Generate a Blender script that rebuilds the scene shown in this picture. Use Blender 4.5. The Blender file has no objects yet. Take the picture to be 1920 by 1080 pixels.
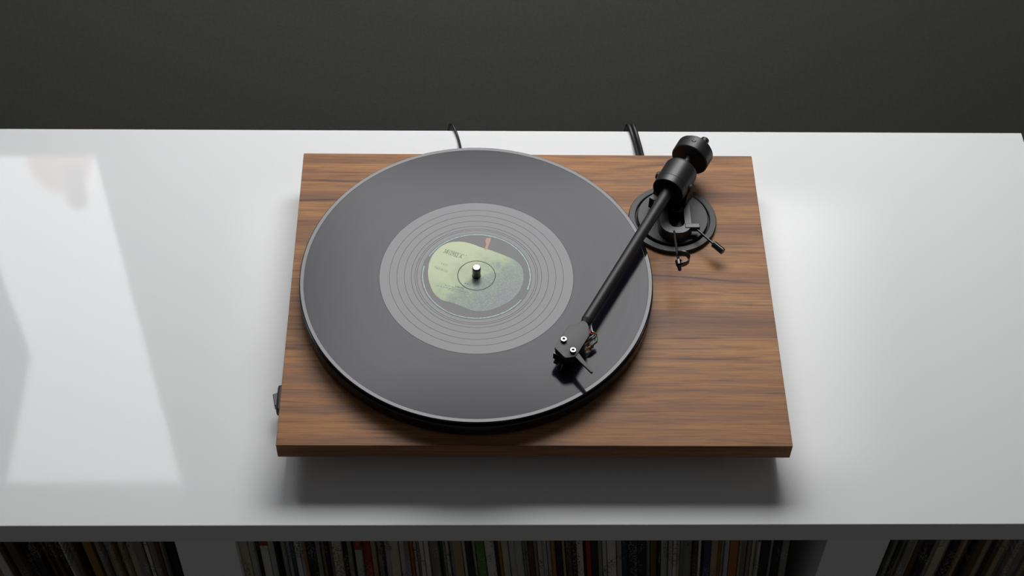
import bpy, bmesh, math, random
from mathutils import Vector, Matrix, Euler
random.seed(7)
S = bpy.context.scene
COL = S.collection

# ------------------------------------------------------------------ camera, world, light, exposure
CAM = Vector((-0.0491, -0.8622, 1.0838)); ROT = Euler((0.6731, -0.0209, -0.0110)); FPX = 3007.6
cd = bpy.data.cameras.new('camera'); cam = bpy.data.objects.new('camera', cd); COL.objects.link(cam)
cam.location = CAM; cam.rotation_euler = ROT
cd.sensor_width = 36; cd.lens = FPX * 36 / 1920; cd.clip_start = .01
S.camera = cam
W = bpy.data.worlds.new('world'); S.world = W; W.use_nodes = True
W.node_tree.nodes['Background'].inputs[0].default_value = (1, 1, 1, 1)
W.node_tree.nodes['Background'].inputs[1].default_value = .075
S.view_settings.view_transform = 'Standard'; S.view_settings.look = 'None'
S.view_settings.exposure = 0; S.view_settings.gamma = 1
S.view_settings.use_curve_mapping = False
PANEL = 12.0            # radiance of the softbox
WINDOW = 8.6           # radiance of the frosted window

RM = ROT.to_matrix()
def at(px, py, z):     # point of the photograph -> real point at height z
    d = RM @ Vector(((px - 960) / FPX, -(py - 540) / FPX, -1))
    return CAM + d * ((z - CAM.z) / d.z)
def at_y(px, py, y):
    d = RM @ Vector(((px - 960) / FPX, -(py - 540) / FPX, -1))
    return CAM + d * ((y - CAM.y) / d.y)

# ------------------------------------------------------------------ materials
def mat(name, col=(.5, .5, .5), rough=.5, metal=0, spec=.5, emit=None, es=1, **k):
    m = bpy.data.materials.new(name); m.use_nodes = True
    b = m.node_tree.nodes['Principled BSDF']
    b.inputs['Base Color'].default_value = (*col, 1); b.inputs['Roughness'].default_value = rough
    b.inputs['Metallic'].default_value = metal; b.inputs['Specular IOR Level'].default_value = spec
    if emit: b.inputs['Emission Color'].default_value = (*emit, 1); b.inputs['Emission Strength'].default_value = es
    return m
class NT:
    def __init__(s, m): s.t = m.node_tree; s.b = s.t.nodes['Principled BSDF']
    def n(s, typ, **k):
        o = s.t.nodes.new(typ)
        for a, v in k.items():
            if a.startswith('i_'): o.inputs[a[2:].replace('_', ' ')].default_value = v
            else: setattr(o, a, v)
        return o
    def l(s, a, b): s.t.links.new(a, b)
    def math(s, op, a, b=None, clamp=False):
        o = s.t.nodes.new('ShaderNodeMath'); o.operation = op; o.use_clamp = clamp
        for i, v in enumerate((a, b)):
            if v is None: continue
            if isinstance(v, (int, float)): o.inputs[i].default_value = v
            else: s.l(v, o.inputs[i])
        return o.outputs[0]
    def ramp(s, fac, stops):
        o = s.t.nodes.new('ShaderNodeValToRGB'); s.l(fac, o.inputs[0]); e = o.color_ramp.elements
        while len(e) < len(stops): e.new(.5)
        for q, (p, c) in zip(e, stops): q.position = p; q.color = (*c, 1) if len(c) == 3 else c
        return o.outputs[0]
    def mix(s, f, a, b, mode='MIX'):
        o = s.t.nodes.new('ShaderNodeMix'); o.data_type = 'RGBA'; o.blend_type = mode
        for i, v in ((0, f), (6, a), (7, b)):
            if isinstance(v, (int, float)): o.inputs[i].default_value = v
            elif isinstance(v, tuple): o.inputs[i].default_value = (*v, 1)
            else: s.l(v, o.inputs[i])
        return o.outputs[2]
    def coord(s, scale=(1, 1, 1)):
        c = s.n('ShaderNodeTexCoord'); m = s.n('ShaderNodeMapping'); s.l(c.outputs['Object'], m.inputs[0]); m.inputs['Scale'].default_value = scale
        return m.outputs[0]
    def noise(s, scale, vec, detail=3, rough=.55, dist=0):
        o = s.n('ShaderNodeTexNoise'); s.l(vec, o.inputs['Vector'])
        o.inputs['Scale'].default_value = scale; o.inputs['Detail'].default_value = detail
        o.inputs['Roughness'].default_value = rough; o.inputs['Distortion'].default_value = dist
        return o.outputs[0]

def black(name, c=.012, rough=.42, spec=.5, grain=.05):
    m = mat(name, (c, c, c * 1.04), rough, 0, spec); t = NT(m)
    n = t.noise(900, t.coord(), 2)
    b = t.n('ShaderNodeBump'); b.inputs['Strength'].default_value = grain; b.inputs['Distance'].default_value = .0003
    t.l(n, b.inputs['Height']); t.l(b.outputs[0], t.b.inputs['Normal'])
    return m
M = {}
M['black'] = black('matte_black_metal', .012, .40, .5)
M['black_rough'] = black('black_painted_metal', .011, .5, .42)
M['black_gloss'] = black('black_glossy_plastic', .008, .18, .5, 0)
M['carbon'] = black('black_arm_tube', .012, .50, .40)
M['shell'] = black('black_headshell', .016, .52, .5)
M['rubber'] = black('black_rubber', .012, .7, .3)
M['cable'] = black('black_cable', .010, .45, .4)
M['steel'] = mat('polished_steel', (.62, .62, .61), .24, 1)
M['darksteel'] = mat('dark_steel', (.18, .18, .17), .22, 1)
M['gold'] = mat('gold_pin', (.8, .42, .10), .3, 1)
for k, c in (('blue', (.05, .1, .35)), ('green', (.02, .22, .1)), ('red', (.6, .02, .03)), ('white', (.6, .6, .58)), ('greywire', (.06, .06, .06))):
    M['wire_' + k] = mat('wire_' + k, c, .4)

def walnut(name='walnut_veneer'):
    m = mat(name, rough=.4, spec=.07); t = NT(m)
    v = t.coord((1, 1, 1))
    # slow waviness of the grain
    sep = t.n('ShaderNodeSeparateXYZ'); t.l(v, sep.inputs[0])
    wob = t.noise(1.0, t.coord((5, 9, 9)), 2)
    y = t.math('ADD', t.math('ADD', sep.outputs[1], t.math('MULTIPLY', sep.outputs[2], .9)), t.math('MULTIPLY', wob, .0075))
    cmb = t.n('ShaderNodeCombineXYZ'); t.l(sep.outputs[0], cmb.inputs[0]); t.l(y, cmb.inputs[1])
    def st(sx, sy, off=0):
        mp = t.n('ShaderNodeMapping'); t.l(cmb.outputs[0], mp.inputs[0]); mp.inputs['Scale'].default_value = (sx, sy, 1); mp.inputs['Location'].default_value = (off, off * 1.7, 0)
        return mp.outputs[0]
    bands = t.noise(1, st(.7, 30, 3.1), 4, .62)
    fig = t.noise(1, st(3, 120, 1.3), 4, .65)
    fine = t.noise(1, st(26, 640, 5), 4, .7)
    dash = t.noise(1, st(14, 420, 8), 2, .6)
    col = t.ramp(bands, [(.30, (.165, .076, .044)), (.43, (.270, .129, .060)), (.54, (.350, .170, .071)), (.70, (.42, .208, .078))])
    col = t.mix(t.ramp(fig, [(.42, (0, 0, 0)), (.66, (.9, .9, .9))]), col, t.mix(.60, col, (.125, .078, .066)))
    col = t.mix(t.math('MULTIPLY', t.ramp(fine, [(.44, (0, 0, 0)), (.66, (1, 1, 1))]), .50), col, (.105, .062, .048))
    col = t.mix(t.math('MULTIPLY', t.ramp(dash, [(.58, (0, 0, 0)), (.70, (1, 1, 1))]), .55), col, (.075, .046, .042))
    # thin dark veins: contour lines of a stretched noise
    for sx, sy, o, w, f in ((.35, 11, 9.0, .0045, .85), (.45, 19, 2.2, .006, .55), (.6, 27, 6.4, .005, .45)):
        nn = t.noise(1, st(sx, sy, o), 1, .3)
        d = t.math('ABSOLUTE', t.math('SUBTRACT', nn, .5))
        ln = t.math('SUBTRACT', 1, t.math('DIVIDE', d, w), True)
        br = t.noise(1, st(9, 20, o + 3), 3)
        ln = t.math('MULTIPLY', ln, t.ramp(br, [(.38, (.05, .05, .05)), (.56, (1, 1, 1))]))
        col = t.mix(t.math('MULTIPLY', ln, f), col, (.048, .034, .042))
    t.l(col, t.b.inputs['Base Color'])
    t.l(t.math('ADD', t.math('MULTIPLY', fine, .10), .26), t.b.inputs['Roughness'])
    b = t.n('ShaderNodeBump'); b.inputs['Strength'].default_value = .10; b.inputs['Distance'].default_value = .0003
    t.l(fine, b.inputs['Height']); t.l(b.outputs[0], t.b.inputs['Normal'])
    return m
M['walnut'] = walnut()

def lacquer():
    m = mat('white_lacquer', (.67, .675, .68), .042, 0, .20); t = NT(m)
    n = t.noise(260, t.coord(), 3)
    b = t.n('ShaderNodeBump'); b.inputs['Strength'].default_value = .03; b.inputs['Distance'].default_value = .0003
    t.l(n, b.inputs['Height']); t.l(b.outputs[0], t.b.inputs['Normal'])
    return m
M['white'] = lacquer()
M['white_side'] = mat('white_melamine', (.72, .73, .73), .45)

def vinyl(name, rough, spec, groove):
    m = mat(name, (.012, .011, .017), rough, 0, spec); t = NT(m)
    c = t.n('ShaderNodeTexCoord'); L = t.n('ShaderNodeVectorMath', operation='LENGTH')
    mp = t.n('ShaderNodeMapping'); mp.inputs['Scale'].default_value = (1, 1, 0); t.l(c.outputs['Object'], mp.inputs[0]); t.l(mp.outputs[0], L.inputs[0])
    r = L.outputs['Value']
    cb = t.n('ShaderNodeCombineXYZ'); t.l(r, cb.inputs[0])
    if groove:
        tr = t.noise(130, cb.outputs[0], 3, .7)
        t.l(t.math('ADD', t.math('MULTIPLY', tr, .10), rough - .05), t.b.inputs['Roughness'])
        t.l(t.math('ADD', t.math('MULTIPLY', tr, .06), spec - .03), t.b.inputs['Specular IOR Level'])
        w = t.math('SINE', t.math('MULTIPLY', r, 2 * math.pi / .00042))
        b = t.n('ShaderNodeBump'); b.inputs['Strength'].default_value = .05; b.inputs['Distance'].default_value = .00005
        t.l(w, b.inputs['Height']); t.l(b.outputs[0], t.b.inputs['Normal'])
    return m
M['vinyl_smooth'] = vinyl('vinyl_smooth', .09, .275, False)
M['vinyl_groove'] = vinyl('vinyl_groove', .12, .140, True)
M['label'] = mat('label_paper', (.030, .028, .030), .20, 0, .20)

def printmat():
    m = mat('green_fruit_print', rough=.22, spec=.16); t = NT(m)
    v = t.coord()
    sep = t.n('ShaderNodeSeparateXYZ'); t.l(v, sep.inputs[0])
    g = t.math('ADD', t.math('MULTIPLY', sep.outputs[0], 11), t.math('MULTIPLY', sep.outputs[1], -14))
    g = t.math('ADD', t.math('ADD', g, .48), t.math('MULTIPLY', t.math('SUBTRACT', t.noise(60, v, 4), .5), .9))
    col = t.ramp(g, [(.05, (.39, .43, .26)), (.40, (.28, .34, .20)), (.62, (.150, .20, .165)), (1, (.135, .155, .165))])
    fl = t.noise(900, v, 3)
    col = t.mix(t.math('MULTIPLY', t.ramp(fl, [(.45, (0, 0, 0)), (.7, (1, 1, 1))]), .35), col, (.38, .40, .25))
    t.l(col, t.b.inputs['Base Color'])
    return m
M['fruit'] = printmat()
M['stem'] = mat('stem_print', (.36, .21, .15), .3, 0, .16)
M['ringtext'] = mat('pale_green_ink', (.36, .53, .50), .35, 0, .16)
M['ink'] = mat('dark_green_ink', (.045, .075, .04), .4, 0, .15)
M['ink_pale'] = mat('faded_green_ink', (.14, .19, .11), .4, 0, .15)
M['ink_blue'] = mat('blue_grey_ink', (.08, .12, .15), .4, 0, .15)

def wallmat():
    m = mat('grey_wall_paint', (.5, .5, .48), .8, 0, .2); t = NT(m)
    n = t.noise(220, t.coord(), 4)
    t.l(t.ramp(n, [(.3, (.20, .20, .194)), (.7, (.235, .235, .227))]), t.b.inputs['Base Color'])
    return m
M['wall'] = wallmat()
def floormat():
    m = mat('dark_floor_boards', (.07, .06, .05), .6); t = NT(m)
    n = t.noise(6, t.coord((1, 12, 1)), 4)
    t.l(t.ramp(n, [(.3, (.05, .042, .036)), (.7, (.10, .082, .066))]), t.b.inputs['Base Color'])
    return m
M['floor'] = floormat()
M['dome_glow'] = mat('ornament_dome_added_glow', (.7, .5, .42), .5, emit=(1, .80, .72), es=4.8)  # dome and peg are an ornament, no lamp; their emission is added
M['peg_glow'] = mat('ornament_peg_added_glow', (.6, .42, .38), .5, emit=(1, .80, .76), es=3.0)
M['curtain'] = mat('grey_curtain_cloth', (.35, .37, .38), .9)
def panelmat():
    m = bpy.data.materials.new('softbox_diffuser'); m.use_nodes = True; t = NT(m); t.b = None
    for n in list(m.node_tree.nodes): m.node_tree.nodes.remove(n)
    v = t.n('ShaderNodeTexCoord').outputs['Object']
    sep = t.n('ShaderNodeSeparateXYZ'); t.l(v, sep.inputs[0])
    ms = []
    for i, (a, b) in enumerate(((.26, .55), (.165, .25))):
        r = t.n('ShaderNodeMapRange', interpolation_type='SMOOTHSTEP')
        t.l(t.math('ABSOLUTE', t.math('SUBTRACT', sep.outputs[i], (0, .010)[i])), r.inputs['Value'])
        r.inputs['From Min'].default_value = a; r.inputs['From Max'].default_value = b
        r.inputs['To Min'].default_value = 1; r.inputs['To Max'].default_value = .0
        ms.append(r.outputs[0])
    e = t.n('ShaderNodeEmission'); e.inputs[0].default_value = (1, 1, 1.0, 1)
    t.l(t.math('MULTIPLY', t.math('MULTIPLY', ms[0], ms[1]), PANEL), e.inputs[1])
    o = t.n('ShaderNodeOutputMaterial'); t.l(e.outputs[0], o.inputs[0])
    return m
M['panel'] = panelmat()
M['frost'] = mat('frosted_window_glass', (.5, .5, .5), .4, emit=(.97, .98, 1.0), es=WINDOW)

# ------------------------------------------------------------------ helpers
def put(name, bm, m, parent=None, smooth=True, loc=None, rot=None, angle=21):
    me = bpy.data.meshes.new(name); bmesh.ops.recalc_face_normals(bm, faces=bm.faces)
    bm.to_mesh(me); bm.free()
    for x in (m if isinstance(m, (list, tuple)) else [m]): me.materials.append(x)
    if smooth:
        for p in me.polygons: p.use_smooth = True
        me.set_sharp_from_angle(angle=math.radians(angle))
    o = bpy.data.objects.new(name, me); COL.objects.link(o)
    if parent: o.parent = parent; 
    if loc is not None: o.location = loc
    if rot is not None: o.rotation_euler = rot
    return o
def thing(name, label, cat, loc=(0, 0, 0), group=None):
    o = bpy.data.objects.new(name, None); COL.objects.link(o); o.location = loc
    o.empty_display_size = .02
    return tag(o, label, cat, group)
def tag(o, label, cat, group=None):
    o['label'] = label; o['category'] = cat
    if group: o['group'] = group
    return o
def struct(o): o['kind'] = 'structure'; return o
def box(bm, lo, hi, bev=0, seg=2):
    lo = Vector(lo); hi = Vector(hi); c = (lo + hi) / 2; s = hi - lo
    r = bmesh.ops.create_cube(bm, size=1, matrix=Matrix.Translation(c) @ Matrix.Diagonal((*s, 1)))
    if bev:
        es = list({e for v in r['verts'] for e in v.link_edges})
        bmesh.ops.bevel(bm, geom=es, offset=bev, segments=seg, affect='EDGES', profile=.5)
    return bm
def lathe(bm, prof, n=64, mtx=Matrix(), mis=None):
    """prof: list of (r, z); revolve round local z; mtx places it"""
    rings = []
    for r, z in prof:
        if r < 1e-7: rings.append([bm.verts.new(mtx @ Vector((0, 0, z)))])
        else: rings.append([bm.verts.new(mtx @ Vector((r * math.cos(2 * math.pi * i / n), r * math.sin(2 * math.pi * i / n), z))) for i in range(n)])
    for k, (a, b) in enumerate(zip(rings, rings[1:])):
        for i in range(n):
            j = (i + 1) % n
            if len(a) == 1 and len(b) == 1: continue
            f = [a[0], b[i], b[j]] if len(a) == 1 else ([a[i], b[0], a[j]] if len(b) == 1 else [a[i], b[i], b[j], a[j]])
            f = bm.faces.new(f)
            if mis: f.material_index = mis[k]
    return bm
def frame(p, d, up=(0, 0, 1)):
    """matrix at p whose local z runs along d and local y as near up as it can"""
    z = Vector(d).normalized(); x = Vector(up).cross(z)
    if x.length < 1e-6: x = Vector((1, 0, 0))
    x.normalize(); y = z.cross(x)
    return Matrix(((x.x, y.x, z.x, p[0]), (x.y, y.y, z.y, p[1]), (x.z, y.z, z.z, p[2]), (0, 0, 0, 1)))
def rod(bm, a, b, r, r2=None, n=20, ch=0):
    a = Vector(a); b = Vector(b); L = (b - a).length; r2 = r if r2 is None else r2
    if ch: pr = [(0, 0), (r - ch, 0), (r, ch), (r2, L - ch), (r2 - ch, L), (0, L)]
    else: pr = [(0, 0), (r, 0), (r2, L), (0, L)]
    return lathe(bm, pr, n, frame(a, b - a))
def tube(bm, pts, r, n=18):
    """round tube along a smoothed path"""
    P = [Vector(p) for p in pts]
    Q = []
    for i in range(len(P) - 1):
        p0 = P[max(i - 1, 0)]; p1 = P[i]; p2 = P[i + 1]; p3 = P[min(i + 2, len(P) - 1)]
        for k in range(8):
            t = k / 8
            Q.append(.5 * ((2 * p1) + (p2 - p0) * t + (2 * p0 - 5 * p1 + 4 * p2 - p3) * t * t + (3 * p1 - p0 - 3 * p2 + p3) * t ** 3))
    Q.append(P[-1]); rings = []; xprev = None
    for i, q in enumerate(Q):
        d = (Q[min(i + 1, len(Q) - 1)] - Q[max(i - 1, 0)]).normalized()
        x = (xprev - d * xprev.dot(d)) if xprev else d.orthogonal()
        x.normalize(); xprev = x; y = d.cross(x)
        rings.append([bm.verts.new(q + (x * math.cos(2 * math.pi * j / n) + y * math.sin(2 * math.pi * j / n)) * r) for j in range(n)])
    for a, b in zip(rings, rings[1:]):
        for j in range(n): bm.faces.new((a[j], a[(j + 1) % n], b[(j + 1) % n], b[j]))
    bm.faces.new(rings[0]); bm.faces.new(rings[-1])
    return bm
def prism(bm, pts, z0, z1, bev=0):
    """flat outline (x, y) extruded from z0 to z1"""
    vs = [bm.verts.new((p[0], p[1], z0)) for p in pts]
    f = bm.faces.new(vs); f.normal_update()
    r = bmesh.ops.extrude_face_region(bm, geom=[f])
    top = [v for v in r['geom'] if isinstance(v, bmesh.types.BMVert)]
    for v in top: v.co.z = z1
    if bev:
        ts = set(top); es = [e for e in bm.edges if e.verts[0] in ts and e.verts[1] in ts]
        bmesh.ops.bevel(bm, geom=es, offset=bev, segments=2, affect='EDGES', profile=.5)
    return bm
def smooth_poly(pts, k=4):
    P = [Vector(p[:2]) for p in pts]; n = len(P); Q = []
    for i in range(n):
        p0, p1, p2, p3 = P[i - 1], P[i], P[(i + 1) % n], P[(i + 2) % n]
        for a in range(k):
            t = a / k
            Q.append(.5 * ((2 * p1) + (p2 - p0) * t + (2 * p0 - 5 * p1 + 4 * p2 - p3) * t * t + (3 * p1 - p0 - 3 * p2 + p3) * t ** 3))
    return Q
def stadium(cx, cy, w, y0, y1, n=14, rr=None):
    r = w / 2 if rr is None else rr; P = []
    for (ox, oy, a0) in ((cx + w / 2 - r, y1 - r, 0), (cx - w / 2 + r, y1 - r, 90), (cx - w / 2 + r, y0 + r, 180), (cx + w / 2 - r, y0 + r, 270)):
        for i in range(n + 1):
            a = math.radians(a0 + 90 * i / n); P.append((ox + r * math.cos(a), oy + r * math.sin(a)))
    Q = []
    for p in P:
        if not Q or (Vector(p) - Vector(Q[-1])).length > 1e-6: Q.append(p)
    if (Vector(Q[0]) - Vector(Q[-1])).length < 1e-6: Q.pop()
    return Q

# ------------------------------------------------------------------ room
ZS = -.0427            # top of the record shelf
YF, YB = -.2078, .2318
YW = .86; ZF = -.80
XE = .4880              # right end of the shelf
bm = bmesh.new()
# window opening in the back wall, found from its mirror image in the lacquer
def mirror_at(px, py, Y=None):
    p = at(px, py, ZS); d = (p - CAM); d.z = -d.z
    return p + d * (((YW if Y is None else Y) - p.y) / d.y)
wr = [mirror_at(170, 293), mirror_at(347, 905), mirror_at(60, 662), mirror_at(12, 905), mirror_at(0, 293)]
WX1 = (wr[0].x + wr[1].x) / 2; WZ0 = (wr[0].z + wr[4].z) / 2; WZ1 = mirror_at(347, 905, .97).z; NX, NZ = wr[2].x, wr[2].z; LX = wr[3].x - .25
WX0 = min(LX, NX) - .02
for lo, hi in (((-3, YW, ZF), (WX0, YW + .16, 2.6)), ((WX1, YW, ZF), (3, YW + .16, 2.6)), ((WX0, YW, ZF), (WX1, YW + .16, WZ0)), ((WX0, YW, WZ1), (WX1, YW + .16, 2.6))):
    box(bm, lo, hi)
struct(put('wall_back', bm, M['wall'], smooth=False))
bm = bmesh.new(); box(bm, (-3, -2.5, ZF - .05), (3, YW + .16, ZF)); struct(put('floor', bm, M['floor'], smooth=False))
bm = bmesh.new(); box(bm, (WX0, YW + .11, WZ0), (WX1, YW + .118, WZ1))
wn = struct(put('window_1', bm, M['frost'], smooth=False))
bm = bmesh.new(); box(bm, (WX0, YW + .12, WZ0), (WX1, YW + .14, WZ1)); put('window_back_board', bm, M['white_side'], wn, smooth=False)
# curtain: hangs straight below the notch and is drawn up to the left above it
bm = bmesh.new(); nfold = 40; pr = []
def cx_edge(z): return NX if z <= NZ else NX + (wr[3].x - NX) * (z - NZ) / (wr[3].z - NZ)
rows = [WZ0 - .04, WZ0 + .2, NZ, (NZ + WZ1) / 2, WZ1 + .04]; g = []
for z in rows:
    r_ = []
    for i in range(nfold + 1):
        u = i / nfold; x = WX0 - .10 + (cx_edge(z) - WX0 + .10) * u
        r_.append(bm.verts.new((x, YW - .008 - .002 * math.cos(u * 46), z)))
    g.append(r_)
for a, b in zip(g, g[1:]):
    for i in range(nfold): bm.faces.new((a[i], a[i + 1], b[i + 1], b[i]))
bmesh.ops.solidify(bm, geom=bm.faces[:], thickness=.002)
tag(put('curtain', bm, M['curtain']), 'grey cloth curtain drawn to the left of the bright window', 'curtain')
# sill ornament; glow added to brighten its pinkish mirror image in the shelf
YO = YW + .055
o1 = mirror_at(110, 293, YO); o2 = mirror_at(169, 293, YO); rD = (o2.x - o1.x); zo = o1.z - WZ0
stand = thing('glow_ornament', 'small pink dome ornament with added glow, mirrored at the far left of the white shelf', 'lamp', (o1.x, YO, WZ0))
bm = bmesh.new(); hD = mirror_at(110, 345, YO).z - WZ0; dh = hD - zo
lathe(bm, [(0, 0), (rD * .8, 0), (rD * .9, zo * .4), (rD, zo), (rD * .97, zo + dh * .3), (rD * .84, zo + dh * .6), (rD * .6, zo + dh * .86), (rD * .3, zo + dh * .97), (0, hD)], 48)
put('dome', bm, M['dome_glow'], stand)
bm = bmesh.new(); p1 = mirror_at(131, 305, YO - rD); p2 = mirror_at(146, 386, YO - rD); rp = abs(mirror_at(164, 375, YO).x - mirror_at(126, 375, YO).x) / 2
v0 = Vector((p1.x - o1.x, -rD, zo * .5)); v1 = Vector((p2.x - o1.x, -rD * .9, p2.z - WZ0))
rod(bm, v0, v1, rp * .95, rp, 32, rp * .3)
put('peg', bm, M['peg_glow'], stand)

# softbox above the turntable, tilted so that its mirror image fills the record
rc = Vector((-.0477, -.0005, .0196)); d = rc - CAM; d.z = -d.z; d.normalize()
SB = rc + d * 1.0 + Vector((.128, 0, 0))
sb = thing('softbox', 'large softbox lamp hanging above the turntable, out of view', 'lamp', SB)
sb.rotation_mode = 'QUATERNION'; sb.rotation_quaternion = frame((0, 0, 0), -d).to_quaternion()
bm = bmesh.new(); vs = [bm.verts.new(p) for p in ((-.555, -.265, 0), (.555, -.265, 0), (.555, .265, 0), (-.555, .265, 0))]; bm.faces.new(vs)
dif = put('diffuser', bm, M['panel'], sb, smooth=False)
bm = bmesh.new()
for lo, hi in (((-.565, -.272, -.03), (-.556, .272, .006)), ((.556, -.272, -.03), (.565, .272, .006)), ((-.565, .266, -.03), (.565, .272, .006)), ((-.565, -.272, -.03), (.565, -.266, .006)), ((-.565, -.272, -.035), (.565, .272, -.03))):
    box(bm, lo, hi)
put('casing', bm, M['black_rough'], sb, smooth=False)

# ------------------------------------------------------------------ shelf unit
TH = .0256
shelf = thing('record_shelf', 'long white lacquered record shelf carrying the turntable', 'shelf', (0, 0, ZF))
shelf.rotation_euler = (0, 0, math.radians(.2))
def spart(name, lo, hi, m, bev=.0008):
    bm = bmesh.new(); box(bm, Vector(lo) - Vector((0, 0, ZF)), Vector(hi) - Vector((0, 0, ZF)), bev)
    return put(name, bm, m, shelf, smooth=False)
zt = ZS - TH; zc = zt - .319
spart('top_board', (-1.32, YF, zt), (XE, YB, ZS), M['white'], .0007)
XL = ((-.2930, -.2438), (.2407, .2926))
for a, b in XL + ((XE - .024, XE - .0005), (-.833, -.783)):
    spart('divider', (a, YF + .0004, zc + .0005), (b, YB - .001, zt + .0003), M['white_side'])
for x0, x1 in ((-1.32, XE),):
    spart('shelf_board', (x0, YF + .0004, zc - .02), (x1, YB - .001, zc), M['white_side'])
for a, b in XL + ((XE - .024, XE - .0005), (-.833, -.783)):
    spart('divider', (a, YF + .0004, ZF + .045), (b, YB - .001, zc - .02), M['white_side'])
spart('bottom_board', (-1.32, YF + .0004, ZF), (XE, YB - .001, ZF + .045), M['white_side'])
bm = bmesh.new(); box(bm, (-1.32, YB - .02, ZF + .045 - ZF), (XE - .03, YB - .014, zt - ZF - .001)); put('back_panel', bm, M['white_side'], shelf, smooth=False)

# ------------------------------------------------------------------ records in the shelf
def spine_mat(name, c, c2, k=.5):
    m = mat(name, c, .6, 0, .3); t = NT(m)
    i = t.n('ShaderNodeObjectInfo')
    v = t.coord((1, 1, 1)); o = t.n('ShaderNodeVectorMath', operation='ADD'); t.l(v, o.inputs[0]); t.l(i.outputs['Location'], o.inputs[1])
    mp = t.n('ShaderNodeMapping'); mp.inputs['Scale'].default_value = (500, 0, 420); t.l(o.outputs[0], mp.inputs[0])
    n = t.noise(1, mp.outputs[0], 2, .5)
    mp2 = t.n('ShaderNodeMapping'); mp2.inputs['Scale'].default_value = (60, 0, 24); t.l(o.outputs[0], mp2.inputs[0])
    n2 = t.noise(1, mp2.outputs[0], 1)
    f = t.math('MULTIPLY', t.ramp(n, [(.50, (0, 0, 0)), (.56, (1, 1, 1))]), t.ramp(n2, [(.50, (0, 0, 0)), (.58, (1, 1, 1))]))
    col = t.mix(t.math('MULTIPLY', f, k), tuple(c), tuple(c2))
    wn_ = t.noise(40, o.outputs[0], 4)
    col = t.mix(t.math('MULTIPLY', wn_, .35), col, tuple(x * .5 for x in c))
    t.l(col, t.b.inputs['Base Color'])
    return m
SP = {
 'cream':      spine_mat('sleeve_cream', (.40, .36, .27), (.06, .05, .05), .8),
 'white':      spine_mat('sleeve_white', (.46, .45, .41), (.05, .05, .06), .8),
 'pale grey':  spine_mat('sleeve_pale_grey', (.32, .32, .30), (.06, .06, .07), .7),
 'tan':        spine_mat('sleeve_tan', (.28, .215, .14), (.08, .05, .03), .6),
 'mid grey':   spine_mat('sleeve_mid_grey', (.17, .165, .15), (.45, .45, .42), .5),
 'black':      spine_mat('sleeve_black', (.015, .015, .016), (.4, .36, .3), .4),
 'dark brown': spine_mat('sleeve_dark_brown', (.07, .045, .03), (.35, .25, .15), .4),
 'ochre':      spine_mat('sleeve_ochre', (.22, .13, .03), (.05, .04, .02), .4),
 'dark red':   spine_mat('sleeve_dark_red', (.24, .035, .014), (.5, .4, .3), .3),
 'navy blue':  spine_mat('sleeve_navy', (.03, .045, .08), (.3, .3, .3), .4),
 'green':      spine_mat('sleeve_green', (.09, .16, .05), (.3, .3, .2), .4),
 'orange':     spine_mat('sleeve_orange', (.28, .11, .03), (.2, .1, .05), .4)}
M['card'] = mat('card_edge', (.45, .42, .36), .8)
MESH = {}
def sleeve_mesh(t):
    k = round(t * 10000)
    if k not in MESH:
        bm = bmesh.new(); box(bm, (-t / 2, 0, 0), (t / 2, .314, .314), min(t * .3, .0009), 2)
        me = bpy.data.meshes.new('record_sleeve'); bm.to_mesh(me); bm.free()
        me.materials.append(M['card'])
        for p in me.polygons: p.use_smooth = True
        me.set_sharp_from_angle(angle=math.radians(35)); MESH[k] = me
    return MESH[k]
BANDM = {}
def band_mesh(t, h, key):
    k = (round(t * 10000), h, key)
    if k not in BANDM:
        bm = bmesh.new(); box(bm, (-t / 2 - .00015, -.00025, .3145 - h), (t / 2 + .00015, .02, .3143), .0003, 1)
        me = bpy.data.meshes.new('spine_band'); bm.to_mesh(me); bm.free(); me.materials.append(SP[key]); BANDM[k] = me
    return BANDM[k]
ORD = ['first', 'second', 'third', 'fourth', 'fifth', 'sixth', 'seventh', 'eighth', 'ninth', 'tenth', 'eleventh', 'twelfth', 'thirteenth', 'fourteenth', 'fifteenth', 'sixteenth', 'seventeenth', 'eighteenth', 'nineteenth', 'twentieth']
def ordinal(n):
    if n <= 20: return ORD[n - 1]
    tens = {20: 'twenty', 30: 'thirty', 40: 'forty', 50: 'fifty', 60: 'sixty'}[(n // 10) * 10]
    return tens + '-' + ORD[n % 10 - 1] if n % 10 else {30: 'thirtieth', 40: 'fortieth', 50: 'fiftieth', 60: 'sixtieth'}[n]
POOL = ['cream'] * 8 + ['white'] * 7 + ['pale grey'] * 9 + ['tan'] * 6 + ['mid grey'] * 6 + ['black'] * 8 + ['dark brown'] * 4 + ['ochre'] * 2 + ['navy blue'] + ['green'] + ['orange'] + ['dark red'] + ['dark brown'] * 3 + ['tan'] * 4
rnd = random.Random(21)
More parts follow.
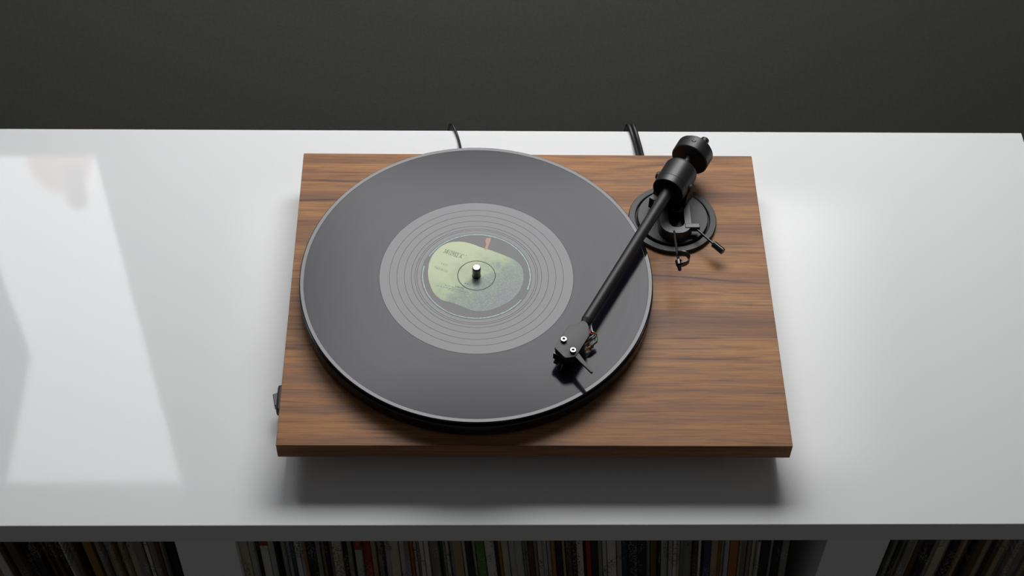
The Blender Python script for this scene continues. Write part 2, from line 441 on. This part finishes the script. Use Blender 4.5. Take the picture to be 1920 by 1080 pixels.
def fill(x0, x1, lean, first, side, group, dark=0):
    """sleeves from x0 to x1 (tops); first = the colours and widths that the photo shows at the left end"""
    x = x0; items = []; prev_th = lean(x0); i = 0
    while True:
        if i < len(first): c, t, band = first[i]
        else:
            c = rnd.choice(POOL); band = None
            if c in ('white', 'pale grey', 'cream') and rnd.random() < .12: band = (rnd.choice(['dark red', 'black', 'navy blue', 'dark brown']), rnd.choice([.010, .018, .03]))
            if dark and rnd.random() < dark: c = rnd.choice(['black', 'dark brown', 'mid grey', 'tan'])
            t = rnd.choice([.0020, .0026, .0032, .0032, .0038, .0046, .0056, .0075])
        th = lean(x)
        if th < prev_th: x += .314 * (math.tan(prev_th) - math.tan(th))
        prev_th = th
        w = t / math.cos(th) + .00025
        if x + w > x1: break
        items.append((x + w / 2, th, c, t, band)); x += w; i += 1
    cnt = {}
    for xt, th, c, t, band in items:
        cnt[c] = cnt.get(c, 0) + 1
        o = bpy.data.objects.new('record_sleeve', sleeve_mesh(t)); COL.objects.link(o)
        o.material_slots[0].link = 'OBJECT'; o.material_slots[0].material = SP[c]
        rec = .006 + rnd.random() * .010 + (.012 if rnd.random() < .12 else 0)
        o.location = (xt + .314 * math.sin(th), YF + rec, zc + .0003 + t / 2 * math.sin(abs(th)))
        o.rotation_euler = (0, -th, 0)
        lab = '%s-spined record sleeve, the %s %s one from the left in the %s compartment' % (c, ordinal(cnt[c]), c, side)
        tag(o, lab, 'record', group)
        if band:
            b = bpy.data.objects.new('spine_band', band_mesh(t, band[1], band[0])); COL.objects.link(b); b.parent = o
            b['label'] = band[0] + ' band at the top of the spine'
def lean_mid(x):
    u = (x + .2438) / .489
    K = [(0, .0), (.18, .6), (.3, 2.0), (.42, 4.3), (.62, 5.0), (.8, 4.6), (1, 4.0)]
    for (a, p), (b, q) in zip(K, K[1:]):
        if u <= b: return math.radians(p + (q - p) * (u - a) / (b - a))
    return math.radians(4)
fm = [('cream', .0075, None), ('pale grey', .0046, None), ('black', .0032, None), ('white', .0068, ('dark red', .022)), ('pale grey', .0052, ('navy blue', .010)), ('black', .0020, None), ('tan', .0032, None),
      ('mid grey', .0030, None), ('pale grey', .0032, None), ('navy blue', .0026, None), ('white', .0046, None), ('pale grey', .0032, None), ('orange', .0020, None), ('black', .0075, None), ('mid grey', .0038, None), ('tan', .0032, None),
      ('black', .0026, None), ('pale grey', .0038, None), ('cream', .0075, None), ('black', .0038, None), ('mid grey', .0038, None), ('black', .0020, None), ('pale grey', .0056, ('dark red', .024)), ('dark red', .0068, None), ('tan', .0038, None), ('cream', .0046, None),
      ('black', .0014, None), ('white', .0046, None), ('cream', .0075, None), ('white', .0046, None), ('mid grey', .0038, None), ('orange', .0026, None), ('white', .0026, None), ('mid grey', .0026, None), ('white', .0032, None)]
fill(-.2432, .2165, lean_mid, fm, 'middle', 'record sleeves in the middle compartment', .12)
fl = []
def lean_left(x):
    return math.radians(max(0, min(3.0, (-.318 - x) / .10 * 3.0)))
fill(-.560, -.2940, lean_left, fl, 'left', 'record sleeves in the left compartment', .35)
fr = [('tan', .0026, None), ('dark brown', .0056, None), ('mid grey', .0032, None), ('black', .0032, None), ('mid grey', .0046, None), ('mid grey', .0056, None), ('tan', .0032, None), ('dark brown', .0056, None), ('black', .0075, None), ('mid grey', .0046, None)]
fill(.2932, XE - .0265, lambda x: 0.0, fr, 'right', 'record sleeves in the right compartment', .55)

# ------------------------------------------------------------------ turntable
PT = -.0172            # underside of the plinth (its top is z = 0)
tt = thing('turntable', 'walnut-topped record player with black platter and tonearm on the white shelf', 'record player', (0, 0, ZS))
def T(name, bm, m, parent=None, **k):
    """mesh given in world coordinates, parented to the turntable or one of its parts"""
    bmesh.ops.translate(bm, verts=bm.verts, vec=(0, 0, -ZS))
    return put(name, bm, m, parent or tt, **k)
bm = bmesh.new(); box(bm, (-.2075, -.16, PT), (.2075, .16, 0), .0006, 2); T('plinth', bm, M['walnut'], smooth=False)
for x, y in ((-.165, -.10), (.165, -.10), (0, .125)):
    bm = bmesh.new(); lathe(bm, [(0, ZS), (.017, ZS), (.019, ZS + .002), (.019, ZS + .009), (.012, ZS + .012), (.012, PT), (0, PT)], 40, Matrix.Translation((x, y, 0))); T('foot', bm, M['rubber'])
# switch under the left edge
p = at(521, 752, PT - .006)
bm = bmesh.new(); box(bm, (p.x - .0005, p.y - .013, PT - .010), (p.x + .03, p.y + .013, PT - .0001), .002)
sw = T('switch', bm, M['black_rough'])
bm = bmesh.new()
vs = [(p.x - .0045, p.y + .005), (p.x + .002, p.y + .008), (p.x + .002, p.y - .009), (p.x - .0022, p.y - .006)]
prism(bm, vs, PT - .009, PT - .003, .0006)
T('rocker', bm, M['black'], sw)
# platter, mat, spindle
PC = (rc.x, rc.y); PM = Matrix.Translation((rc.x, rc.y, 0))
bm = bmesh.new(); R = .1512
lathe(bm, [(0, .0015), (R - .004, .0015), (R - .0006, .0022), (R, .003), (R, .0132), (R - .0005, .0139), (R - .0014, .0142), (0, .0142)], 256, PM)
plat = T('platter', bm, M['black_gloss'])
bm = bmesh.new(); lathe(bm, [(0, .0142), (.1475, .0142), (.1480, .0147), (.1480, .0176), (0, .0179)], 128, PM); T('slipmat', bm, M['rubber'], plat)
bm = bmesh.new(); lathe(bm, [(0, .0), (.02, 0), (.02, .0015), (0, .0015)], 48, PM); T('sub_platter', bm, M['black_rough'], plat)
bm = bmesh.new(); lathe(bm, [(0, .010), (.0036, .010), (.0036, .0292), (.0028, .0306), (0, .0308)], 40, PM); T('spindle', bm, M['darksteel'])
bm = bmesh.new(); lathe(bm, [(0, .03075), (.0028, .03060), (.0027, .0309), (0, .0312)], 40, PM); T('spindle_cap', bm, M['steel'])

# ---- tonearm
ZA = .0345
A = at(1100, 600.7, ZA); B = at(1232.3, 391, ZA); ax = (B - A).normalized(); pr_ = Vector((ax.y, -ax.x, 0))   # pr_ = to the right of the arm
HF = A + ax * ((at(1254, 360, ZA) - A).dot(ax))          # front face of the bearing housing
arm_end = HF + ax * .006
bm = bmesh.new()
Lt = (arm_end - A).length
lathe(bm, [(0, 0), (.0041, 0), (.0045, .0004), (.0047, Lt * .35), (.0051, Lt), (0, Lt)], 48, frame(A, ax))
arm = T('tonearm', bm, M['carbon'])
# bearing housing
HL = .030; HR = .0150
bm = bmesh.new()
lathe(bm, [(.0050, .006), (HR - .0022, .0045), (HR - .0020, .0004), (HR - .0010, 0), (HR - .0004, .0004), (HR, .0070), (HR + .0002, .0074), (HR + .0002, HL - .0026), (HR - .0003, HL - .0022), (HR - .0006, HL - .0004), (HR - .002, HL), (.003, HL + .0005), (0, HL + .0005)], 96, frame(HF, ax), )
hs = T('bearing_housing', bm, M['black'], arm)
for s in (-1, 1):
    c = HF + ax * (HL * .45)
    bm = bmesh.new(); rod(bm, c + pr_ * s * (HR - .002), c + pr_ * s * (HR + .0022), .0042, .0036, 24, .0006)
    T('bearing_screw', bm, M['black_rough'], arm)
# rear shaft and counterweight (its hole is above its centre, so it hangs low)
CWF = at(1294.4, 300.5, ZA - .0035); lc = (CWF - A).dot(ax); CWF = A + ax * lc - Vector((0, 0, .0035))
bm = bmesh.new(); rod(bm, HF + ax * HL, A + ax * (lc + .004), .0032, n=24); T('counterweight_shaft', bm, M['darksteel'] if 0 else M['black'], arm)
CR = .0172; CL = .0165
bm = bmesh.new(); lathe(bm, [(0, 0), (CR - .0008, 0), (CR, .0008), (CR, CL - .003), (CR - .0025, CL), (0, CL)], 96, frame(CWF, ax))
T('counterweight', bm, M['black'], arm)
upv = (Vector((0, 0, 1)) * .93 - pr_ * .05).normalized()
bm = bmesh.new(); hc = CWF + ax * (CL * .48) + upv * (CR - .0004)
lathe(bm, [(.0011, -.0010), (.0011, .0004), (.0018, .0006), (.0021, .0002), (.0021, -.001)], 24, frame(hc, upv, (0, 1, 0))); T('set_screw', bm, M['black_gloss'], arm)
kv = (Vector((0, 0, 1)) * .8 + pr_ * .45).normalized()
bm = bmesh.new(); kc = CWF + ax * (CL + .001) + kv * (CR - .006)
rod(bm, kc - ax * .005, kc + ax * .004, .0042, .0038, 24, .001); T('weight_knob', bm, M['black'], arm)

# headshell: real flat plate at its own height
HZ = .0386
def h(px, py, z=HZ): q = at(1030 + px / 10.8, 600 + py / 10.8, z); return (q.x, q.y)
out = [h(*q) for q in ((612, 42), (590, 72), (545, 90), (440, 95), (400, 102), (376, 130), (240, 345), (118, 528), (112, 556), (128, 584), (290, 742), (318, 762), (350, 768), (440, 753), (525, 741), (590, 655), (700, 480), (806, 315), (815, 285), (806, 210), (800, 140), (790, 100), (755, 45), (700, 14), (650, 14))]
bm = bmesh.new(); prism(bm, out, HZ - .0034, HZ, .0004)
T('headshell', bm, M['shell'], arm)
cdir = (Vector(h(376, 130)) - Vector(h(118, 528))).normalized(); cdir = Vector((cdir.x, cdir.y, 0)); cp = Vector((cdir.y, -cdir.x, 0))
# collar between headshell and tube
bm = bmesh.new(); rod(bm, A - ax * .009 - Vector((0, 0, .0022)), A + ax * .0015, .0030, .0047, 40, .0004); T('collar', bm, M['shell'], arm)
fl_ = [h(*q) for q in ((527, 742), (600, 815), (720, 932), (840, 1050), (862, 1060), (882, 1048), (880, 1022), (860, 995), (740, 850), (592, 656))]
bm = bmesh.new(); prism(bm, fl_, HZ - .0022, HZ - .0002, .0003); T('finger_lift', bm, M['shell'], arm)
for (px, py) in ((292, 383), (481, 604)):
    q = h(px, py + 6, HZ + .0018); c = Matrix.Translation((q[0], q[1], 0))
    bm = bmesh.new(); lathe(bm, [(0, HZ - .001), (.0026, HZ - .001), (.0026, HZ + .0012), (0, HZ + .0012)], 32, c); sc_ = T('screw_shank', bm, M['black_gloss'], arm)
    bm = bmesh.new(); lathe(bm, [(.0014, HZ + .0008), (.0014, HZ + .0024), (.0022, HZ + .0024), (.0025, HZ + .0020), (.0025, HZ + .0010), (.0014, HZ + .0010)], 40, c)
    T('screw', bm, M['steel'], arm)
# cartridge under the headshell
cc = Vector((*h(420, 470), 0)); 
def cb(bm, u0, u1, w0, w1, z0, z1, bev=.0005):
    r0 = len(bm.verts); bm.verts.ensure_lookup_table(); n0 = len(bm.verts)
    b2 = bmesh.new(); box(b2, (w0, u0, z0), (w1, u1, z1), bev)
    mt = Matrix(((cp.x, cdir.x, 0, cc.x), (cp.y, cdir.y, 0, cc.y), (0, 0, 1, 0), (0, 0, 0, 1)))
    b2.transform(mt); me = bpy.data.meshes.new('t'); b2.to_mesh(me); b2.free(); bm.from_mesh(me); bpy.data.meshes.remove(me)
def cpt(u, w, z): q = cc + cdir * u + cp * w; return Vector((q.x, q.y, z))
bm = bmesh.new(); cb(bm, -.0135, .0095, -.0085, .0085, .0282, HZ - .0034); cb(bm, -.0120, .0060, -.0060, .0060, .0232, .0284, .001)
cart = T('cartridge', bm, M['black_gloss'], arm)
bm = bmesh.new(); rod(bm, cpt(-.0115, 0, .0240), cpt(-.0155, 0, .0200), .0006, .0002, 10)
T('stylus', bm, M['darksteel'], arm)
bm = bmesh.new(); cb(bm, -.0155, -.0118, -.0068, -.0030, .0250, .0280, .0004); T('stylus_grip', bm, M['black'], arm)
def hp(px, py, z): return at(1030 + px / 10.8, 600 + py / 10.8, z)
tail = A + ax * .002 + pr_ * .0030 - Vector((0, 0, .0032))
for k, (c, a0, a1, a2, via) in enumerate((
        ('wire_red', (715, 505, .0280), (832, 412, .0288), (938, 332, .0292), ((968, 298, .0300), (900, 272, .0315), (825, 262, .0325))),
        ('wire_green', (745, 585, .0262), (850, 522, .0268), (962, 428, .0272), ((975, 380, .0285), (945, 270, .0305), (880, 238, .0325))),
        ('wire_white', (690, 470, .0300), (775, 400, .0304), (850, 345, .0306), ((890, 300, .0310), (895, 240, .0322), (865, 225, .0330))),
        ('wire_blue', (735, 625, .0250), (820, 575, .0254), (890, 530, .0256), ((925, 440, .0270), (905, 290, .0300), (850, 205, .0330))))):
    q0, q1, q2 = hp(*a0), hp(*a1), hp(*a2)
    bm = bmesh.new(); rod(bm, q0, q1, .00065, n=18); T('pin', bm, M['gold'], arm)
    bm = bmesh.new(); rod(bm, q1 - (q1 - q0) * .12, q2, .00115, n=18, ch=.0003); T('pin_sleeve', bm, M['wire_greywire'], arm)
    bm = bmesh.new(); tube(bm, [q2] + [hp(*v) for v in via] + [tail + Vector((0, 0, .0007 * k)), tail + ax * .006 - pr_ * .003 + Vector((0, 0, .0007 * k))], .00040)
    T('wire', bm, M[c], arm)

# ---- tonearm base
bc = at(1261, 409, .004); BM = Matrix.Translation((bc.x, bc.y, 0)); BR = .0393
bm = bmesh.new()
lathe(bm, [(0, .0), (BR, .0), (BR, .0032), (BR - .0006, .0040), (BR - .0054, .0043), (BR - .0060, .0040), (BR - .0064, .0014), (.0318, .0012), (.0316, .0052), (.0310, .0058), (0, .0060)], 128, BM)
base = T('tonearm_base', bm, M['black_rough'])
px0 = at(1236, 400, .0155).x; px1 = at(1295, 400, .0155).x; yb0 = at(1266, 437, .0155).y; pcx = (px0 + px1) / 2; pw = px1 - px0
bm = bmesh.new()
yt = bc.y + .020
# U-shaped pylon: outer stadium, open well in the middle
outer = stadium(pcx, 0, pw, yb0, yt, 10, pw * .42); inner = stadium(pcx + .001, 0, pw * .50, yb0 + .007, yt - .004, 10, pw * .22)
n = len(outer)
def ring(pts, z): return [bm.verts.new((q[0], q[1], z)) for q in pts]
def scl(pts, f): 
    cy = (yb0 + yt) / 2; return [(pcx + (q[0] - pcx) * f, cy + (q[1] - cy) * f) for q in pts]
rs = [ring(scl(outer, 1.07), .0055), ring(scl(outer, 1.015), .0147), ring(scl(outer, .985), .0155), ring(inner, .0155) if len(inner) == n else None, ring(inner, .0075) if len(inner) == n else None]
for a, b in zip(rs, rs[1:]):
    for i in range(n): bm.faces.new((a[i], a[(i + 1) % n], b[(i + 1) % n], b[i]))
bm.faces.new(rs[-1]); bm.faces.new(rs[0])
T('pylon', bm, M['black'], base)
# bearing cheeks rise from the pylon on both sides of the housing
mid = HF + ax * (HL * .5)
for s in (-1, 1):
    bm = bmesh.new(); c = mid + pr_ * s * (HR - .0010)
    b2 = Vector((c.x, c.y, 0))
    pts = [b2 + ax * u + pr_ * w for u, w in ((-.008, -.0018), (.008, -.0018), (.008, .0018), (-.008, .0018))]
    prism(bm, pts, .0135, ZA - .004, .0006); T('bearing_cheek', bm, M['black_rough'], base)
bm = bmesh.new(); b2 = mid
prism(bm, [b2 + ax * u + pr_ * w for u, w in ((-.010, -.0100), (.008, -.0100), (.008, .0100), (-.010, .0100))], .009, ZA - HR + .002, .001); T('bearing_block', bm, M['black_rough'], base)
q = at(1270, 391, .0215); bm = bmesh.new(); lathe(bm, [(0, .009), (.0048, .009), (.0048, .0206), (.0042, .0212), (.0034, .0212), (.0034, .0195), (0, .0195)], 40, Matrix.Translation((q.x, q.y + .001, 0))); T('pivot_stud', bm, M['black_gloss'], base)
# cueing lever
z = .0135
p0 = at(1284, 426, z); p1 = at(1312, 426, z)
bm = bmesh.new(); box(bm, (p0.x, p0.y - .0026, z - .003), (p1.x, p0.y + .0026, z + .0026), .0006); T('lever_block', bm, M['black'], base)
a = at(1303, 427, z); b = at(1338, 457.5, z); c = at(1356, 472, z - .001)
bm = bmesh.new(); rod(bm, a, b + (b - a) * .08, .0010, n=18); T('cueing_lever', bm, M['black_gloss'], base)
bm = bmesh.new(); rod(bm, b - (b - a) * .02, c, .0030, n=32, ch=.0004); T('lever_knob', bm, M['black_gloss'], base)
# arm rest: thin rod with an open clip
z = .030
a = at(1264.5, 440, .0145); b = at(1272, 489, z); c = at(1275, 508, z - .002)
bm = bmesh.new(); rod(bm, Vector((a.x, a.y + .004, .0145)), b, .0011, n=18); T('arm_rest', bm, M['black'], base)
bm = bmesh.new(); pts = [at(1270.5, 474, z + .002), at(1279, 474.5, z + .004), at(1287, 476.5, z + .004), at(1292, 482, z + .002), at(1292, 488, z), at(1287, 493, z - .001), at(1279, 495.5, z - .001), at(1271, 495.5, z - .001)]
W0 = Vector((0, -.0001, .0062)); t = .0009
L = []
SMP = []
for i in range(len(pts) - 1):
    P0, P1, P2, P3 = pts[max(i - 1, 0)], pts[i], pts[i + 1], pts[min(i + 2, len(pts) - 1)]
    for kk in range(5):
        u = kk / 5; SMP.append(.5 * ((2 * P1) + (P2 - P0) * u + (2 * P0 - 5 * P1 + 4 * P2 - P3) * u * u + (3 * P1 - P0 - 3 * P2 + P3) * u ** 3))
SMP.append(pts[-1])
for i, q in enumerate(SMP):
    dd = (SMP[min(i + 1, len(SMP) - 1)] - SMP[max(i - 1, 0)]); dd.z = 0; dd.normalize(); nn = Vector((dd.y, -dd.x, 0)) * t / 2
    L.append([bm.verts.new(v) for v in (q - W0 * .5 - nn, q - W0 * .5 + nn, q + W0 * .5 + nn, q + W0 * .5 - nn)])
for i in range(len(L) - 1):
    for j in range(4): bm.faces.new((L[i][j], L[i][(j + 1) % 4], L[i + 1][(j + 1) % 4], L[i + 1][j]))
bm.faces.new(L[0]); bm.faces.new(L[-1]); T('rest_clip', bm, M['black'], base)
bm = bmesh.new(); rod(bm, b, at(1273.5, 498, z), .0030, .0026, 20, .0004); rod(bm, at(1273.5, 498, z), c, .0020, .0014, 16, .0004); T('rest_tip', bm, M['black_gloss'], base)
# anti-skating bracket at the left of the pylon
q = at(1228, 372, .020)
bm = bmesh.new(); box(bm, (-.0042, -.0030, -.012), (.0042, .0030, .001), .0005); bm.transform(Matrix.Translation(q) @ Matrix.Rotation(math.radians(-38), 4, 'Z')); T('anti_skate_block', bm, M['black'], base)
for dx in (-.0012, .0012):
    bm = bmesh.new(); rod(bm, q + Vector((dx * .8, -.0036 + dx, -.001)), q + Vector((dx * .8 + .003, .0015 + dx, .0014)), .0006, n=18); T('anti_skate_pin', bm, M['darksteel'], base)

# ------------------------------------------------------------------ the record on the platter
RZ = .0196; RB = .0180
rec = thing('vinyl_record', 'black vinyl record with a green fruit label lying on the platter', 'record', (rc.x, rc.y, RB))
prof = [(.0037, 0), (.0037, .0011)]; mi = [0]
top = RZ - RB
prof = [(.0037, 0), (.0037, top)]; mi = [0]
def pp(r, zz, m): prof.append((r, zz)); mi.append(m)
pp(.0158, top, 0); pp(.0160, top - .0003, 0); pp(.0162, top - .0003, 0); pp(.0164, top, 0)
for r in (.0508, .0525, .0556, .0615, .0678, .0742):
    pp(r - .00012, top, 0); pp(r, top - .00014, 0); pp(r + .00012, top, 0)
pp(.0827, top, 0); pp(.0829, top - .0001, 0)
pp(.1467, top - .0001, 1); pp(.1469, top + .0, 0); pp(.1498, top + .0001, 0); pp(.1505, top - .0005, 0); pp(.1505, .0003, 0); pp(.150, 0, 0); pp(.0037, 0, 0)
bm = bmesh.new(); lathe(bm, prof, 360, Matrix(), mi)
put('disc', bm, [M['vinyl_smooth'], M['vinyl_groove']], rec, angle=12)
bm = bmesh.new(); lathe(bm, [(.0038, top), (.0038, top + .00008), (.0157, top + .00008), (.0160, top - .00012), (.0162, top - .00012), (.0165, top + .00008), (.0472, top + .00008), (.0473, top)], 180)
lab = put('label', bm, M['label'], rec, angle=12)
lz = top + .00008
def lp(px, py): q = at(760 + px / 5.4, 420 + py / 5.4, RZ); return (q.x - rc.x, q.y - rc.y)
def flat(bm, pts, z, hole=None):
    vs = [bm.verts.new((*q, z)) for q in pts]; es = [bm.edges.new((vs[i], vs[(i + 1) % len(vs)])) for i in range(len(vs))]
    return bm
def print_shape(name, pts, z, m, sm=True, hole=0):
    """thin printed shape lying on the label, with a round hole for the spindle if asked"""
    P = smooth_poly(pts, 4) if sm else [Vector(q) for q in pts]
    bm = bmesh.new(); vs = [bm.verts.new((q.x, q.y, z)) for q in P]; es = [bm.edges.new((vs[i], vs[(i + 1) % len(vs)])) for i in range(len(vs))]
    if hole:
        hv = [bm.verts.new((hole * math.cos(a * math.pi / 24), hole * math.sin(a * math.pi / 24), z)) for a in range(48)]
        es += [bm.edges.new((hv[i], hv[(i + 1) % 48])) for i in range(48)]
    bmesh.ops.triangle_fill(bm, use_beauty=True, edges=es)
    if hole:
        for f in [f for f in bm.faces if f.calc_center_median().xy.length < hole * .98]: bm.faces.remove(f)
    bmesh.ops.recalc_face_normals(bm, faces=bm.faces)
    for f in bm.faces:
        f.normal_update()
        if f.normal.z < 0: f.normal_flip()
    me = bpy.data.meshes.new(name); bm.to_mesh(me); bm.free(); me.materials.append(m)
    o = bpy.data.objects.new(name, me); COL.objects.link(o); o.parent = lab
    return o
apple = [lp(*q) for q in ((530, 180), (440, 190), (350, 235), (280, 310), (240, 400), (230, 500), (245, 600), (290, 700), (370, 770), (480, 800), (570, 835), (680, 878), (760, 885), (860, 870), (980, 825), (1080, 765), (1160, 670), (1192, 580), (1195, 500), (1175, 430), (1120, 375), (1030, 330), (940, 295), (850, 262), (800, 248), (760, 235), (680, 205), (600, 185))]
pz = lz + .00006
# the print is cut where the pressed ring runs
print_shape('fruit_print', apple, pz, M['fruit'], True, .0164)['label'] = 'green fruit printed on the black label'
bm = bmesh.new(); lathe(bm, [(.0039, pz), (.0157, pz)], 96)
for f in bm.faces: 
    f.normal_update()
    if f.normal.z < 0: f.normal_flip()
put('fruit_print_centre', bm, M['fruit'], lab)
print_shape('stem_print', [lp(*q) for q in ((820, 143), (868, 143), (862, 170), (843, 215), (830, 262), (803, 262), (818, 205), (812, 175))], pz + .00002, M['stem'], False)['label'] = 'brown fruit stem printed on the label'
def arc_print(p_from, p_to, name):
    a0 = math.atan2(*reversed(p_from)); a1 = math.atan2(*reversed(p_to))
    if a1 < a0: a1 += 2 * math.pi
    bm = bmesh.new(); a = a0; rr = random.Random(3)
    while a < a1:
        da = rr.choice([.008, .012, .018, .022]); w = .00032 + rr.random() * .00016
        for k in range(1):
            vs = [bm.verts.new((r * math.cos(b), r * math.sin(b), pz)) for r, b in ((.0459 - w, a), (.0459 + w, a), (.0459 + w, a + da), (.0459 - w, a + da))]
            bm.faces.new(vs[::-1])
        a += da + rr.choice([.0015, .002, .004])
    for f in bm.faces:
        f.normal_update()
        if f.normal.z < 0: f.normal_flip()
    me = bpy.data.meshes.new(name); bm.to_mesh(me); bm.free(); me.materials.append(M['ringtext'])
    o = bpy.data.objects.new(name, me); COL.objects.link(o); o.parent = lab; o['label'] = 'pale green rim lettering'
arc_print(lp(1240, 665), lp(222, 315), 'rim_lettering')
arc_print(lp(178, 425), lp(1170, 770), 'rim_lettering')
def text(name, s, p_from, p_to, size, m, z=pz + .00004):
    a = Vector(lp(*p_from)); b = Vector(lp(*p_to)); L = (b - a).length
    c = bpy.data.curves.new(name, 'FONT'); c.body = s; c.size = size; c.resolution_u = 2
    tmp = bpy.data.objects.new(name, c); COL.objects.link(tmp)
    dg = bpy.context.evaluated_depsgraph_get(); dg.update()
    me = bpy.data.meshes.new_from_object(tmp.evaluated_get(dg)); bpy.data.objects.remove(tmp)
    xs = [v.co.x for v in me.vertices]; k = L / (max(xs) - min(xs))
    for v in me.vertices: v.co.x *= k
    me.materials.clear(); me.materials.append(m)
    o = bpy.data.objects.new(name, me); COL.objects.link(o); o.parent = lab
    o.location = (a.x, a.y, z); o.rotation_euler = (0, 0, math.atan2(b.y - a.y, b.x - a.x))
    o['label'] = 'printed lettering ' + s
text('lettering', '5812952 A', (383, 290), (562, 352), .0062, M['ink'])
text('lettering', '1971', (355, 410), (412, 428), .0034, M['ink_pale'])
text('lettering', 'MADE IN U.K.', (288, 448), (425, 494), .0038, M['ink_pale'])
# rows of fine print too small to read, kept as broken ink lines
def ink_rows(rows, m):
    bm = bmesh.new(); rr = random.Random(9)
    for (x0, y0, x1, y1, hgt) in rows:
        a = Vector(lp(x0, y0)); b = Vector(lp(x1, y1)); d_ = (b - a).normalized(); nn_ = Vector((-d_.y, d_.x)); L_ = (b - a).length; s = 0
        while s < L_:
            w = rr.choice([.0005, .0008, .0011]); hh = hgt * rr.uniform(.6, 1)
            q = [a + d_ * s, a + d_ * (s + w), a + d_ * (s + w) + nn_ * hh, a + d_ * s + nn_ * hh]
            if min(abs(v.length - .0161) for v in q) > .0006 : bm.faces.new([bm.verts.new((v.x, v.y, pz + .00003)) for v in q])
            s += w + rr.choice([.0003, .0004, .0009])
    me = bpy.data.meshes.new('fine_print'); bm.to_mesh(me); bm.free(); me.materials.append(m)
    o = bpy.data.objects.new('fine_print', me); COL.objects.link(o); o.parent = lab; o['label'] = 'rows of blue grey print too small to read'
ink_rows([(320, 628, 640, 700, .0008), (400, 622, 560, 668, .0007), (430, 668, 660, 722, .0007), (505, 640, 655, 672, .0019), (600, 608, 640, 616, .0016)], M['ink_blue'])
ink_rows([(430, 262, 610, 322, .0008)], M['ink_pale'])

# ------------------------------------------------------------------ cables behind the turntable
def cable(name, px_pts, r, label, group=None):
    bm = bmesh.new(); tube(bm, px_pts, r, 12)
    return tag(put(name, bm, M['cable']), label, 'cable', group)
YBk = YB
def cab(x0, x1, zz, r, lift, drop_x):
    """leaves the plinth at x0, arches over the back edge at x1 and hangs down behind the shelf"""
    return [(x0 - .002, .120, zz), (x0, .150, zz), (x0 - (x0 - x1) * .04, .185, zz + lift * .4), (x0 - (x0 - x1) * .30, .218, ZS + r + lift), (x0 - (x0 - x1) * .75, YBk + .006, ZS + r + lift * .9), (x1, YBk + .010, ZS - .012), (drop_x, YBk + .016, ZS - .06), (drop_x - .004, YBk + .02, ZS - .25), (drop_x - .004, YBk + .02, ZF + .05)]
p0 = at(868, 272, -.035); p1 = at(840, 240, ZS)
cable('power_cable', cab(p0.x, p1.x, -.036, .0012, .0008, p1.x - .006), .0012, 'thin black power cable behind the record, over the back shelf edge')
p0 = at(1201, 290, -.035); p1 = at(1178, 240, ZS)
tb = Vector((p0.x, .16, ZS))
tw = thing('signal_cable', 'pair of thick black cables behind the tonearm, over the back shelf edge', 'cable', tb)
for dx in (-.0021, .0022):
    bm = bmesh.new(); tube(bm, [Vector(q) - tb for q in cab(p0.x + dx, p1.x + dx, -.034, .0020, .0006, p1.x + dx - .008)], .0020, 18)
    put('cord', bm, M['cable'], tw)
